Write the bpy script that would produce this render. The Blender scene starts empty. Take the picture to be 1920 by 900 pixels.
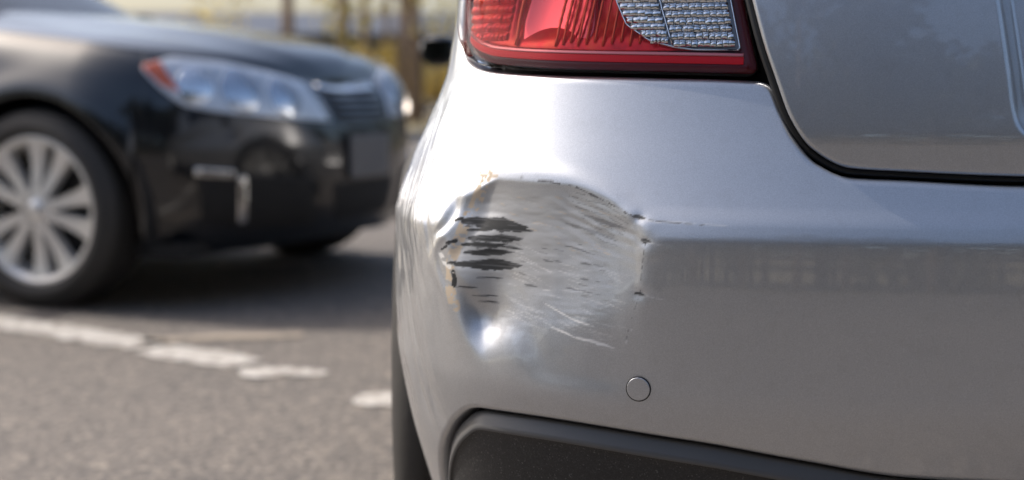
import bpy, math, random
import numpy as np
from mathutils import Vector, Matrix

# ------------------------------------------------------------------ camera, sky, sun, exposure
scn = bpy.context.scene
C = scn.collection
cam_d = bpy.data.cameras.new('camera'); cam = bpy.data.objects.new('camera', cam_d); C.objects.link(cam)
cam.location = (0, 0, .75); cam.rotation_euler = (math.radians(90 - 6.42), 0, 0)
cam_d.sensor_width = 36; cam_d.lens = 50.0; cam_d.clip_start = .05; cam_d.clip_end = 2000
cam_d.dof.use_dof = True; cam_d.dof.focus_distance = 1.40; cam_d.dof.aperture_fstop = 3.0
scn.camera = cam

SUN = Vector((-.90, .44, 0)).normalized(); SUN_EL = math.radians(43)
to_sun = Vector((SUN.x * math.cos(SUN_EL), SUN.y * math.cos(SUN_EL), math.sin(SUN_EL)))
w = bpy.data.worlds.new('World'); scn.world = w; w.use_nodes = True
nt = w.node_tree; nt.nodes.clear()
sky = nt.nodes.new('ShaderNodeTexSky'); sky.sky_type = 'NISHITA'; sky.sun_disc = False
sky.sun_elevation = SUN_EL; sky.sun_rotation = math.atan2(SUN.x, SUN.y); sky.dust_density = 4.0; sky.air_density = .95; sky.ozone_density = 1.0
bg = nt.nodes.new('ShaderNodeBackground'); bg.inputs[1].default_value = .15
wo = nt.nodes.new('ShaderNodeOutputWorld'); nt.links.new(sky.outputs[0], bg.inputs[0]); nt.links.new(bg.outputs[0], wo.inputs[0])
sl = bpy.data.lights.new('sun', 'SUN'); sl.energy = 2.5; sl.angle = math.radians(.55); sl.color = (1, .94, .86)
so = bpy.data.objects.new('sun', sl); C.objects.link(so); so.rotation_euler = to_sun.to_track_quat('Z', 'Y').to_euler(); so.location = (-8, 3, 12)
scn.view_settings.view_transform = 'Standard'; scn.view_settings.look = 'None'; scn.view_settings.gamma = 1
scn.view_settings.use_curve_mapping = False
scn.view_settings.exposure = .58

rnd = random.Random(7); rng = np.random.default_rng(7)

# ------------------------------------------------------------------ helpers
def tag(o, label=None, cat=None, group=None, kind=None):
    if label: o['label'] = label
    if cat: o['category'] = cat
    if group: o['group'] = group
    if kind: o['kind'] = kind
    return o
def empty(name, loc=(0, 0, 0), rz=0, parent=None):
    o = bpy.data.objects.new(name, None); C.objects.link(o); o.location = loc; o.rotation_euler = (0, 0, rz)
    o.empty_display_size = .1
    if parent: o.parent = parent
    return o
def mk(name, V, Fs, mat, parent=None, smooth=True, attrs=None):
    me = bpy.data.meshes.new(name)
    V = np.asarray(V, float).reshape(-1, 3)
    if isinstance(Fs, np.ndarray): Fs = Fs.tolist()
    me.from_pydata(V.tolist(), [], Fs)
    if mat: me.materials.append(mat)
    if smooth: me.polygons.foreach_set('use_smooth', [True] * len(me.polygons))
    for k, a in (attrs or {}).items():
        at = me.attributes.new(k, 'FLOAT', 'POINT'); at.data.foreach_set('value', np.asarray(a, np.float32).ravel())
    me.update()
    o = bpy.data.objects.new(name, me); C.objects.link(o)
    if parent: o.parent = parent
    return o
def quads(n, m, off=0, wrap=False):
    i, j = np.meshgrid(np.arange(n - 1), np.arange(m if wrap else m - 1), indexing='ij')
    k = (j + 1) % m
    a = off + i * m + j; b = off + i * m + k; c = off + (i + 1) * m + k; d = off + (i + 1) * m + j
    return np.stack([a, b, c, d], -1).reshape(-1, 4)
class MB:
    def __init__(s): s.v = []; s.f = []
    def add(s, V, Fs):
        o = len(s.v); s.v += [tuple(map(float, p)) for p in V]; s.f += [[int(i) + o for i in f] for f in Fs]
    def box(s, c, d, M=None):
        V = [Vector((sx * d[0] / 2, sy * d[1] / 2, sz * d[2] / 2)) for sz in (-1, 1) for sy in (-1, 1) for sx in (-1, 1)]
        V = [(M @ p if M else p) + Vector(c) for p in V]
        s.add(V, [(0, 2, 3, 1), (4, 5, 7, 6), (0, 1, 5, 4), (2, 6, 7, 3), (0, 4, 6, 2), (1, 3, 7, 5)])
    def tube(s, pts, rad, n=8):
        P = [Vector(p) for p in pts]; V = []
        for i, p in enumerate(P):
            t = (P[min(i + 1, len(P) - 1)] - P[max(i - 1, 0)]).normalized()
            u = t.orthogonal().normalized() if i == 0 else (u - t * u.dot(t)).normalized()
            q = t.cross(u); r = rad[i] if hasattr(rad, '__len__') else rad
            V += [p + (u * math.cos(a) + q * math.sin(a)) * r for a in np.linspace(0, 2 * math.pi, n, endpoint=False)]
        Fs = quads(len(P), n, 0, True).tolist() + [list(range(n))[::-1], [(len(P) - 1) * n + k for k in range(n)]]
        s.add(V, Fs)
    def build(s, name, mat, parent=None, smooth=True): return mk(name, s.v, s.f, mat, parent, smooth)
def sm(a, b, x):
    t = np.clip((np.asarray(x, float) - a) / (b - a), 0, 1); return t * t * (3 - 2 * t)
def pchip(x, xs, ys):
    xs = np.asarray(xs, float); ys = np.asarray(ys, float); x = np.clip(np.asarray(x, float), xs[0], xs[-1])
    h = np.diff(xs); dl = np.diff(ys) / h; m = np.zeros(len(xs)); m[0] = dl[0]; m[-1] = dl[-1]
    for i in range(1, len(xs) - 1):
        if dl[i - 1] * dl[i] > 0:
            w1 = 2 * h[i] + h[i - 1]; w2 = h[i] + 2 * h[i - 1]; m[i] = (w1 + w2) / (w1 / dl[i - 1] + w2 / dl[i])
    i = np.clip(np.searchsorted(xs, x) - 1, 0, len(xs) - 2); t = (x - xs[i]) / h[i]
    return (2 * t**3 - 3 * t**2 + 1) * ys[i] + (t**3 - 2 * t**2 + t) * h[i] * m[i] + (-2 * t**3 + 3 * t**2) * ys[i + 1] + (t**3 - t**2) * h[i] * m[i + 1]
def vnoise(x, y, seed=0):
    x = np.asarray(x, float); y = np.asarray(y, float); xi = np.floor(x).astype(np.int64); yi = np.floor(y).astype(np.int64)
    fx = x - xi; fy = y - yi; fx = fx * fx * (3 - 2 * fx); fy = fy * fy * (3 - 2 * fy)
    def h(a, b):
        n = (a * 374761393 + b * 668265263 + seed * 974711) & 0xffffffff; n = ((n ^ (n >> 13)) * 1274126177) & 0xffffffff
        return ((n ^ (n >> 16)) & 0xffff) / 65535.
    return (h(xi, yi) * (1 - fx) + h(xi + 1, yi) * fx) * (1 - fy) + (h(xi, yi + 1) * (1 - fx) + h(xi + 1, yi + 1) * fx) * fy
def fbm(x, y, seed=0, o=4):
    r = 0; a = .5
    for k in range(o): r = r + a * vnoise(x * 2**k, y * 2**k, seed + k); a *= .5
    return r / (1 - .5**o)

# ------------------------------------------------------------------ materials
def mat(name, col=(.5, .5, .5), rough=.5, metal=0., coat=0., coat_r=.03, spec=.5, trans=0.):
    m = bpy.data.materials.new(name); m.use_nodes = True; b = m.node_tree.nodes['Principled BSDF']
    b.inputs['Base Color'].default_value = (*col, 1); b.inputs['Roughness'].default_value = rough; b.inputs['Metallic'].default_value = metal
    b.inputs['Coat Weight'].default_value = coat; b.inputs['Coat Roughness'].default_value = coat_r
    b.inputs['Specular IOR Level'].default_value = spec; b.inputs['Transmission Weight'].default_value = trans
    return m
def N(m, t, **kw):
    n = m.node_tree.nodes.new(t)
    for k, v in kw.items(): setattr(n, k, v)
    return n
def L(m, a, b): m.node_tree.links.new(a, b)
def B(m): return m.node_tree.nodes['Principled BSDF']
def ramp(m, fac, stops):
    r = N(m, 'ShaderNodeValToRGB'); e = r.color_ramp.elements
    while len(e) < len(stops): e.new(.5)
    for k, (p, c) in enumerate(stops): e[k].position = p; e[k].color = (*c, 1) if len(c) == 3 else c
    L(m, fac, r.inputs[0]); return r.outputs[0]
def noise(m, scale, det=3, rough=.5, vec=None, typ='noise'):
    n = N(m, 'ShaderNodeTexNoise' if typ == 'noise' else 'ShaderNodeTexVoronoi'); n.inputs['Scale'].default_value = scale
    if typ == 'noise': n.inputs['Detail'].default_value = det; n.inputs['Roughness'].default_value = rough
    if vec is None:
        tc = N(m, 'ShaderNodeTexCoord'); vec = tc.outputs['Object']
    L(m, vec, n.inputs['Vector']); return n
def bump(m, h, strength, dist, normal=None):
    b = N(m, 'ShaderNodeBump'); b.inputs['Strength'].default_value = strength; b.inputs['Distance'].default_value = dist
    L(m, h, b.inputs['Height'])
    if normal: L(m, normal, b.inputs['Normal'])
    return b.outputs[0]
def mixc(m, fac, a, b):
    n = N(m, 'ShaderNodeMix', data_type='RGBA'); L(m, fac, n.inputs[0])
    for k, v in ((6, a), (7, b)):
        if isinstance(v, tuple): n.inputs[k].default_value = (*v, 1)
        else: L(m, v, n.inputs[k])
    return n.outputs[2]

def silver_paint(name, damaged=False):
    m = mat(name, (.44, .448, .462), .39, .80, 1.0, .010)
    B(m).inputs['Coat IOR'].default_value = 1.7
    fl = noise(m, 900, 1, .5)                                   # metal flake
    big = noise(m, 6, 3)
    c = ramp(m, fl.outputs['Fac'], [(.30, (.48, .492, .512)), (.52, (.53, .543, .565)), (.72, (.58, .593, .615))])
    dust = noise(m, 45, 6, .7)
    dr = ramp(m, dust.outputs['Fac'], [(.52, (0, 0, 0)), (.80, (.35, .35, .35))])
    c = mixc(m, dr, c, (.40, .40, .40))
    if not damaged:
        L(m, c, B(m).inputs['Base Color'])
    else:
        def att(n):
            a = N(m, 'ShaderNodeAttribute'); a.attribute_name = n; return a.outputs['Fac']
        hz = att('haze'); c = mixc(m, hz, c, (.42, .42, .42))
        pr = att('primer'); c = mixc(m, pr, c, (.56, .46, .34))
        lt = att('light'); c = mixc(m, lt, c, (.80, .79, .77))
        dk = att('dark'); c = mixc(m, dk, c, (.018, .0195, .021))
        L(m, c, B(m).inputs['Base Color'])
        def mx(a, b, op='MAXIMUM'):
            n = N(m, 'ShaderNodeMath', operation=op); L(m, a, n.inputs[0])
            if isinstance(b, float): n.inputs[1].default_value = b
            else: L(m, b, n.inputs[1])
            return n.outputs[0]
        bare = mx(mx(pr, lt), dk)
        r = N(m, 'ShaderNodeMapRange'); L(m, bare, r.inputs[0]); r.inputs[3].default_value = .80; r.inputs[4].default_value = .0; L(m, r.outputs[0], B(m).inputs['Metallic'])
        r2 = N(m, 'ShaderNodeMapRange'); L(m, mx(bare, mx(hz, .80, 'MULTIPLY')), r2.inputs[0]); r2.inputs[3].default_value = 1.0; r2.inputs[4].default_value = .0; L(m, r2.outputs[0], B(m).inputs['Coat Weight'])
        r3 = N(m, 'ShaderNodeMapRange'); L(m, mx(bare, mx(hz, .7, 'MULTIPLY')), r3.inputs[0]); r3.inputs[3].default_value = .39; r3.inputs[4].default_value = .62; L(m, r3.outputs[0], B(m).inputs['Roughness'])
    return m
M_silver = silver_paint('silver_metallic_paint'); M_dam = silver_paint('silver_metallic_paint_scraped', True)
M_inner = mat('dark_inner_panel', (.006, .006, .007), .7)
M_rubber = mat('black_rubber', (.012, .012, .013), .45)
M_plastic = mat('textured_black_plastic', (.022, .022, .023), .48)
_n = noise(M_plastic, 700, 2); _v = noise(M_plastic, 750, typ='v'); _vb = N(M_plastic, 'ShaderNodeRGBToBW'); L(M_plastic, _v.outputs['Color'], _vb.inputs[0])
L(M_plastic, bump(M_plastic, _n.outputs['Fac'], .35, .001), B(M_plastic).inputs['Normal'])
_c = ramp(M_plastic, _vb.outputs[0], [(.10, (.016, .016, .017)), (.70, (.026, .026, .027)), (.84, (.04, .04, .04)), (.95, (.11, .11, .105))]); L(M_plastic, _c, B(M_plastic).inputs['Base Color'])
M_lip_skylit = mat('smooth_plastic_skylit', (.10, .10, .101), .34)  # smoother black plastic; sky light on the lip put into the grey
_n = noise(M_lip_skylit, 500, 2); L(M_lip_skylit, bump(M_lip_skylit, _n.outputs['Fac'], .15, .0006), B(M_lip_skylit).inputs['Normal'])
M_chrome = mat('chrome', (.82, .83, .85), .08, 1.)
M_softchrome = mat('reflector_chrome', (.84, .85, .87), .07, 1.)
M_red = mat('red_lamp_plastic', (.80, .012, .018), .20, .30, 0., .02, .4)
_n = noise(M_red, 30, 4, .6)
_c = ramp(M_red, _n.outputs['Fac'], [(.30, (.42, .003, .006)), (.46, (1.0, .008, .016)), (.68, (1.0, .09, .02))]); L(M_red, _c, B(M_red).inputs['Base Color'])
M_redstrip = mat('bright_red_lamp_plastic', (.95, .004, .014), .35, .1, 0., .02, .2)
M_bowl = mat('pink_red_lamp_reflector', (.85, .10, .11), .18, .80)
M_rib_glow = mat('orange_red_rib_glow', (1.0, .11, .04), .18, .5)  # red-orange rib colour with the lamp's orange glow put in
M_darkred = mat('dark_red_lamp_rim', (.13, .006, .011), .22, .0, 0., .02, .3)
M_pinkline = mat('pale_red_bevel', (.75, .22, .22), .15, .6, 0., .02)
def thin_glass(name, tint, gl=1.0, rough=.01, ior=1.45):
    m = bpy.data.materials.new(name); m.use_nodes = True; nt = m.node_tree; nt.nodes.clear()
    o = nt.nodes.new('ShaderNodeOutputMaterial'); mx = nt.nodes.new('ShaderNodeMixShader'); t = nt.nodes.new('ShaderNodeBsdfTransparent')
    g = nt.nodes.new('ShaderNodeBsdfGlossy'); f = nt.nodes.new('ShaderNodeFresnel'); f.inputs[0].default_value = ior
    t.inputs[0].default_value = (*tint, 1); g.inputs['Roughness'].default_value = rough; g.inputs[0].default_value = (gl, gl, gl, 1)
    nt.links.new(f.outputs[0], mx.inputs[0]); nt.links.new(t.outputs[0], mx.inputs[1]); nt.links.new(g.outputs[0], mx.inputs[2]); nt.links.new(mx.outputs[0], o.inputs[0])
    return m
M_lens = thin_glass('clear_lens', (.97, .97, .97), ior=1.25)
M_window = thin_glass('tinted_window_glass', (.30, .36, .37))
M_black_paint = mat('black_blue_paint', (.0035, .0052, .0085), .30, .0, .80, .012, .2)
B(M_black_paint).inputs['Coat IOR'].default_value = 1.75
M_blackgloss = mat('gloss_black_trim', (.008, .008, .009), .18, 0, .5)
M_tyre = mat('tyre_rubber', (.035, .033, .031), .72)
_n = noise(M_tyre, 60, 3); L(M_tyre, bump(M_tyre, _n.outputs['Fac'], .3, .003), B(M_tyre).inputs['Normal'])
M_alloy = mat('silver_alloy', (.74, .73, .71), .34, .55)
M_brake = mat('dark_brake_metal', (.04, .04, .042), .5, .5)
M_amber = mat('amber_lamp', (.80, .16, .05), .25, .1, 1.)
M_lampcore = mat('headlamp_reflector', (.62, .66, .72), .18, .9)
M_lampgrey = mat('headlamp_bezel', (.25, .27, .30), .35, .4)
M_lampsilver = mat('headlamp_silver_bezel', (.72, .75, .79), .30, .4)
M_white_paint = mat('white_paint', (.75, .75, .74), .3, 0, 1.)
M_mirror = mat('dark_mirror_glass', (.10, .13, .16), .05, 1.)
M_plate = mat('plate_grey', (.12, .122, .13), .4)
M_seat = mat('cabin_trim', (.03, .03, .032), .8)

# ------------------------------------------------------------------ ground
GND = empty
def sheet(name, x0, x1, y0, y1, z, m, kind='structure'):
    return tag(mk(name, [(x0, y0, z), (x1, y0, z), (x1, y1, z), (x0, y1, z)], [(0, 1, 2, 3)], m, None, False), kind=kind)
M_verge = mat('dry_grass_ground', (.20, .16, .08), .95)
_n = noise(M_verge, 1.3, 6, .65); _c = ramp(M_verge, _n.outputs['Fac'], [(.30, (.10, .10, .04)), (.5, (.24, .19, .10)), (.7, (.36, .30, .18))]); L(M_verge, _c, B(M_verge).inputs['Base Color'])
M_asph = mat('asphalt', (.14, .13, .12), .85)
_s1 = noise(M_asph, 60, typ='v'); _s2 = noise(M_asph, 95, typ='v'); _big = noise(M_asph, .9, 5, .6); _mid = noise(M_asph, 9, 5, .65)
_bw = N(M_asph, 'ShaderNodeRGBToBW'); L(M_asph, _s1.outputs['Color'], _bw.inputs[0])
_bw2 = N(M_asph, 'ShaderNodeRGBToBW'); L(M_asph, _s2.outputs['Color'], _bw2.inputs[0])
_c1 = ramp(M_asph, _bw.outputs[0], [(.12, (.05, .05, .05)), (.40, (.104, .092, .082)), (.66, (.150, .131, .115)), (.90, (.45, .385, .31))])
_c2 = ramp(M_asph, _bw2.outputs[0], [(.15, (.05, .05, .052)), (.5, (.118, .105, .093)), (.88, (.33, .285, .24))])
_c = mixc(M_asph, _mid.outputs['Fac'], _c1, _c2)
_t = ramp(M_asph, _big.outputs['Fac'], [(.35, (.080, .074, .070)), (.65, (.182, .155, .133))])
_mm = N(M_asph, 'ShaderNodeMix', data_type='RGBA'); _mm.inputs[0].default_value = .38; L(M_asph, _c, _mm.inputs[6]); L(M_asph, _t, _mm.inputs[7])
L(M_asph, _mm.outputs[2], B(M_asph).inputs['Base Color'])
L(M_asph, bump(M_asph, _s1.outputs['Distance'], .6, .008), B(M_asph).inputs['Normal'])
sheet('ground', -700, 700, -700, 700, -.02, M_verge)
sheet('asphalt_lot', -24, 26, -16, 17.5, 0, M_asph)
M_kerb = mat('concrete_kerb', (.36, .34, .31), .85)
_n = noise(M_kerb, 12, 5); _c = ramp(M_kerb, _n.outputs['Fac'], [(.3, (.26, .25, .23)), (.7, (.44, .41, .37))]); L(M_kerb, _c, B(M_kerb).inputs['Base Color'])
kb = MB(); kb.box((1, 17.6, .055), (50, .2, .15)); tag(kb.build('kerb', M_kerb, None, False), kind='structure')
# worn painted line
M_line = mat('worn_white_road_paint', (.62, .60, .56), .8)
_n = noise(M_line, 22, 6, .7); _n2 = noise(M_line, 120, 2)
_c = ramp(M_line, _n.outputs['Fac'], [(.36, (.17, .15, .13)), (.45, (.34, .31, .275)), (.56, (.50, .475, .44)), (.75, (.60, .58, .545))]); L(M_line, _c, B(M_line).inputs['Base Color'])
M_faded = mat('faded_tan_road_paint', (.33, .28, .22), .85)
_n = noise(M_faded, 14, 6, .7); _c = ramp(M_faded, _n.outputs['Fac'], [(.35, (.17, .15, .13)), (.6, (.36, .30, .235))]); L(M_faded, _c, B(M_faded).inputs['Base Color'])
def paint_patch(name, path, widths, m, z, parent, seed, rag=.026):
    """strip along a ground path [(x,y)...] with ragged edges"""
    P = np.array(path, float); d = np.r_[0, np.cumsum(np.hypot(*np.diff(P, axis=0).T))]
    n = max(8, int(d[-1] / .012)); t = np.linspace(0, d[-1], n)
    x = np.interp(t, d, P[:, 0]); y = np.interp(t, d, P[:, 1]); wd = np.interp(t, d, widths) / 2
    tx = np.gradient(x); ty = np.gradient(y); l = np.hypot(tx, ty); nx, ny = -ty / l, tx / l
    ra = (fbm(t * 18, 0 * t, seed) - .5) * 2 * rag; rb = (fbm(t * 18, 0 * t + 9, seed + 5) - .5) * 2 * rag
    end = np.minimum(1, np.minimum(t, d[-1] - t) / .02 + .65)
    V = []
    for k, f in enumerate((1, .33, -.33, -1)):
        off = f * wd * end + (ra if f > .5 else rb if f < -.5 else 0)
        V.append(np.stack([x + nx * off, y + ny * off, np.full(n, z)], -1))
    return mk(name, np.array(V[::-1]), quads(4, n), m, parent, False)
pl = tag(empty('parking_line'), kind='structure')
# (ground coordinates in metres)
paint_patch('paint_patch', [(-3.4, 5.62), (-1.8, 4.47), (-1.59, 4.36), (-1.28, 4.15), (-1.03, 3.965)], [.17, .17, .165, .16, .15], M_line, .004, pl, 1)
paint_patch('paint_patch', [(-1.015, 3.925), (-.84, 3.81), (-.70, 3.705)], [.15, .16, .15], M_line, .004, pl, 2)
paint_patch('paint_patch', [(-.69, 3.655), (-.63, 3.60), (-.58, 3.575)], [.10, .15, .12], M_line, .004, pl, 3)
paint_patch('paint_patch', [(-.565, 3.605), (-.475, 3.575)], [.09, .08], M_line, .004, pl, 4)
paint_patch('paint_patch', [(-.37, 3.30), (-.20, 3.26), (.6, 2.70)], [.10, .16, .16], M_line, .004, pl, 5)
fl = tag(empty('faded_line'), kind='structure')
paint_patch('paint_patch', [(-1.06, 4.03), (-.85, 4.11), (-.62, 4.16)], [.09, .10, .10], M_faded, .004, fl, 6, .02)
paint_patch('paint_patch', [(-1.20, 5.72), (-1.0, 5.76), (-.82, 5.80)], [.10, .16, .12], M_faded, .004, fl, 8, .02)

# ------------------------------------------------------------------ surfaces: a plan outline swept over height
class Plan:
    """closed half outline: end centre (s=0) -> side -> other end centre; s signed, X<0 for s<0"""
    def __init__(s, xc, yr, a, b, n, length, b2, n2):
        ph = np.linspace(0, np.pi / 2, 1500)
        x = a * np.cos(ph[::-1])**(2 / n); y = b - b * np.sin(ph[::-1])**(2 / n)     # from centre (x=0) to side
        x2 = a * np.cos(ph)**(2 / n2); y2 = length - b2 + b2 * np.sin(ph)**(2 / n2)
        X = np.r_[x, x2]; Y = np.r_[y, y2]
        X = np.r_[-X[::-1], X[1:]]; Y = np.r_[Y[::-1], Y[1:]]
        S = np.r_[0, np.cumsum(np.hypot(np.diff(X), np.diff(Y)))]; S -= S[-1] / 2
        g = np.linspace(S[0], S[-1], 16001); s.S = g; s.X = np.interp(g, S, X) + xc; s.Y = np.interp(g, S, Y) + yr
        tx = np.gradient(s.X, g); ty = np.gradient(s.Y, g); k = np.ones(61) / 61
        tx = np.convolve(np.pad(tx, 30, 'edge'), k, 'valid'); ty = np.convolve(np.pad(ty, 30, 'edge'), k, 'valid')
        l = np.hypot(tx, ty); s.nx = ty / l; s.ny = -tx / l; s.smax = g[-1]
    def at(s, q, d, Z):
        q = np.asarray(q, float); nx = np.interp(q, s.S, s.nx); ny = np.interp(q, s.S, s.ny)
        return np.stack([np.interp(q, s.S, s.X) - nx * d, np.interp(q, s.S, s.Y) - ny * d, np.broadcast_to(Z, q.shape)], -1)
    def s_at_y(s, y):      # |s| on the straight side where plan Y == y
        k = (s.X > s.X.mean()) & (s.S > 0); return np.interp(y, s.Y[k], s.S[k])
def panel(name, S, Z, surf, m, parent, roll=.0022, depth=.014, attrs=None, rolled=True):
    P = surf(S, Z, 0.); n, c = S.shape; V = [P.reshape(-1, 3)]; Fs = [quads(n, c)]
    if rolled:
        idx = np.arange(n * c).reshape(n, c)
        loop = np.r_[idx[0, :-1], idx[:-1, -1], idx[-1, :0:-1], idx[:0:-1, 0]]
        q = np.stack([S.ravel()[loop], Z.ravel()[loop]], -1)
        t = np.roll(q, -1, 0) - np.roll(q, 1, 0); l = np.hypot(*t.T); l[l < 1e-9] = 1; o = np.stack([t[:, 1], -t[:, 0]], -1) / l[:, None]
        base = loop; off = n * c
        for th, dd in ((30, 0), (60, 0), (90, 0), (90, depth)):
            a = math.radians(th); e = q + o * roll * math.sin(a)
            R = surf(e[:, 0], e[:, 1], roll * (1 - math.cos(a)) + dd); V.append(R)
            ring = off + np.arange(len(loop)); nb = np.roll(base, -1); nr = np.roll(ring, -1)
            Fs.append(np.stack([base, ring, nr, nb], -1)); base = ring; off += len(loop)
    at = None
    if attrs:
        ex = sum(len(v) for v in V) - n * c; at = {k: np.r_[a.ravel(), np.zeros(ex)] for k, a in attrs.items()}
    return mk(name, np.concatenate(V), np.concatenate(Fs), m, parent, True, at)
def fillpoly(name, loop, surf, m, parent, inset=0., nr=10, roll=.003, depth=.01, disp=None, nres=160):
    """a panel bounded by a closed (s,Z) outline: rings shrinking to its centre, so the outline stays exact"""
    q = np.array(loop, float)
    if len(q) < nres:                       # resample evenly
        qq = np.r_[q, q[:1]]; d = np.r_[0, np.cumsum(np.hypot(*np.diff(qq, axis=0).T))]; t = np.linspace(0, d[-1], nres, endpoint=False)
        q = np.stack([np.interp(t, d, qq[:, 0]), np.interp(t, d, qq[:, 1])], -1)
    ar = np.sum(q[:, 0] * np.roll(q[:, 1], -1) - np.roll(q[:, 0], -1) * q[:, 1])
    if ar < 0: q = q[::-1]
    c = (q.max(0) + q.min(0)) / 2; t = np.roll(q, -1, 0) - np.roll(q, 1, 0); l = np.hypot(*t.T); l[l < 1e-9] = 1; o = np.stack([t[:, 1], -t[:, 0]], -1) / l[:, None]
    V = []
    def sf(e, ins):
        dd = disp(e[:, 0], e[:, 1]) if disp else 0
        return surf(e[:, 0], e[:, 1], inset + ins + dd)
    V.append(surf(q[:, 0] + o[:, 0] * roll, q[:, 1] + o[:, 1] * roll, inset + depth))
    for th in (90, 60, 30): a = math.radians(th); V.append(sf(q + o * roll * math.sin(a), roll * (1 - math.cos(a))))
    for k in range(nr): f = 1 - k / nr; V.append(sf(c + (q - c) * f, 0))
    n = len(q); Fs = quads(len(V), n, 0, True).tolist(); V.append(sf(c[None], 0)); b = (len(V) - 2) * n; ci = (len(V) - 1) * n
    Fs += [[b + k, b + (k + 1) % n, ci] for k in range(n)]
    return mk(name, np.concatenate(V), Fs, m, parent)
def mirror(o, xc, parent=None):
    me = o.data.copy(); n = len(me.vertices); co = np.zeros(n * 3); me.vertices.foreach_get('co', co); co[0::3] = 2 * xc - co[0::3]; me.vertices.foreach_set('co', co)
    me.flip_normals(); me.update(); c = bpy.data.objects.new(o.name, me); C.objects.link(c); c.parent = parent or o.parent; return c
def rounded(pts, r, n=6):
    """round the corners of a closed polygon"""
    P = [np.array(p, float) for p in pts]; out = []
    for i, p in enumerate(P):
        a = P[i - 1] - p; b = P[(i + 1) % len(P)] - p; la = np.hypot(*a); lb = np.hypot(*b); k = min(r, la * .45, lb * .45)
        A = p + a / la * k; Bq = p + b / lb * k
        for t in np.linspace(0, 1, n): out.append((1 - t)**2 * A + 2 * t * (1 - t) * p + t * t * Bq)
    return np.array(out)
def lathe(prof, n=64):
    """prof: (x along axis, radius); axis is X"""
    a = np.linspace(0, 2 * np.pi, n, endpoint=False); V = np.array([[(x, r * np.cos(t), r * np.sin(t)) for t in a] for x, r in prof])
    return V.reshape(-1, 3), quads(len(prof), n, 0, True)
def wheel(parent, loc, out, R=.325, width=.215, rimR=.232, spokes=10, twin=True, alloy=None):
    """wheel with its axle along X; out = -1 faces -X"""
    wh = empty('wheel', loc, 0, parent); h = width / 2
    prof = [(-h * .80, rimR - .012), (-h * .98, rimR + .004), (-h * 1.06, rimR + .03), (-h * 1.04, R - .045), (-h * .90, R - .012), (-h * .72, R)]
    prof += [(x, R - (.008 if k % 2 else 0)) for k, x in enumerate(np.linspace(-h * .6, h * .6, 13))]
    prof += [(-a, r) for a, r in prof[5::-1]]
    V, Fs = lathe(prof, 72); mk('tyre', V, Fs if True else 0, M_tyre, wh)
    s = out
    x0 = s * h * .80
    prof = [(x0 + s * .006, rimR - .004), (x0 + s * .010, rimR - .012), (x0 + s * .006, rimR - .022), (x0 - s * .012, rimR - .034), (x0 - s * .10, rimR - .042)]
    V, Fs = lathe(prof, 72); r = mk('rim', V, Fs, alloy or M_alloy, wh)
    V, Fs = lathe([(x0 - s * .07, .17), (x0 - s * .07, .02)], 40); mk('brake_disc', V, Fs, M_brake, wh)
    V, Fs = lathe([(x0 - s * .11, rimR - .02), (x0 - s * .11, .0)], 40); mk('inner_face', V, Fs, M_inner, wh)
    V, Fs = lathe([(x0 - s * .03, .062), (x0 - s * .004, .056), (x0 + s * .002, .040), (x0 + s * .002, .034), (x0 + s * .007, .030), (x0 + s * .008, .0)], 40); mk('hub_cap', V, Fs, alloy or M_alloy, wh)
    for k in range(spokes):
        mid = 2 * math.pi * (k + .5) / spokes
        if twin: mid = 2 * math.pi * ((k // 2) + (.29 if k % 2 == 0 else .71)) / (spokes // 2)
        m = MB(); V = []
        for rr, wd, xx, th in ((.045, .034, .004, .030), (.09, .033, .0, .028), (.14, .040, -.004, .026), (.18, .048, -.003, .024), (rimR - .022, .066, .004, .022)):
            for dx, dw in ((0, -.5), (.0, .5), (-th, .62), (-th, -.62)):
                bev = .0
                V.append((x0 + s * (xx + dx), rr * math.cos(mid) - wd * dw * math.sin(mid), rr * math.sin(mid) + wd * dw * math.cos(mid)))
        m.add(V, quads(5, 4, 0, True)); o = m.build('spoke', alloy or M_alloy, wh, False)
    return wh
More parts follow.
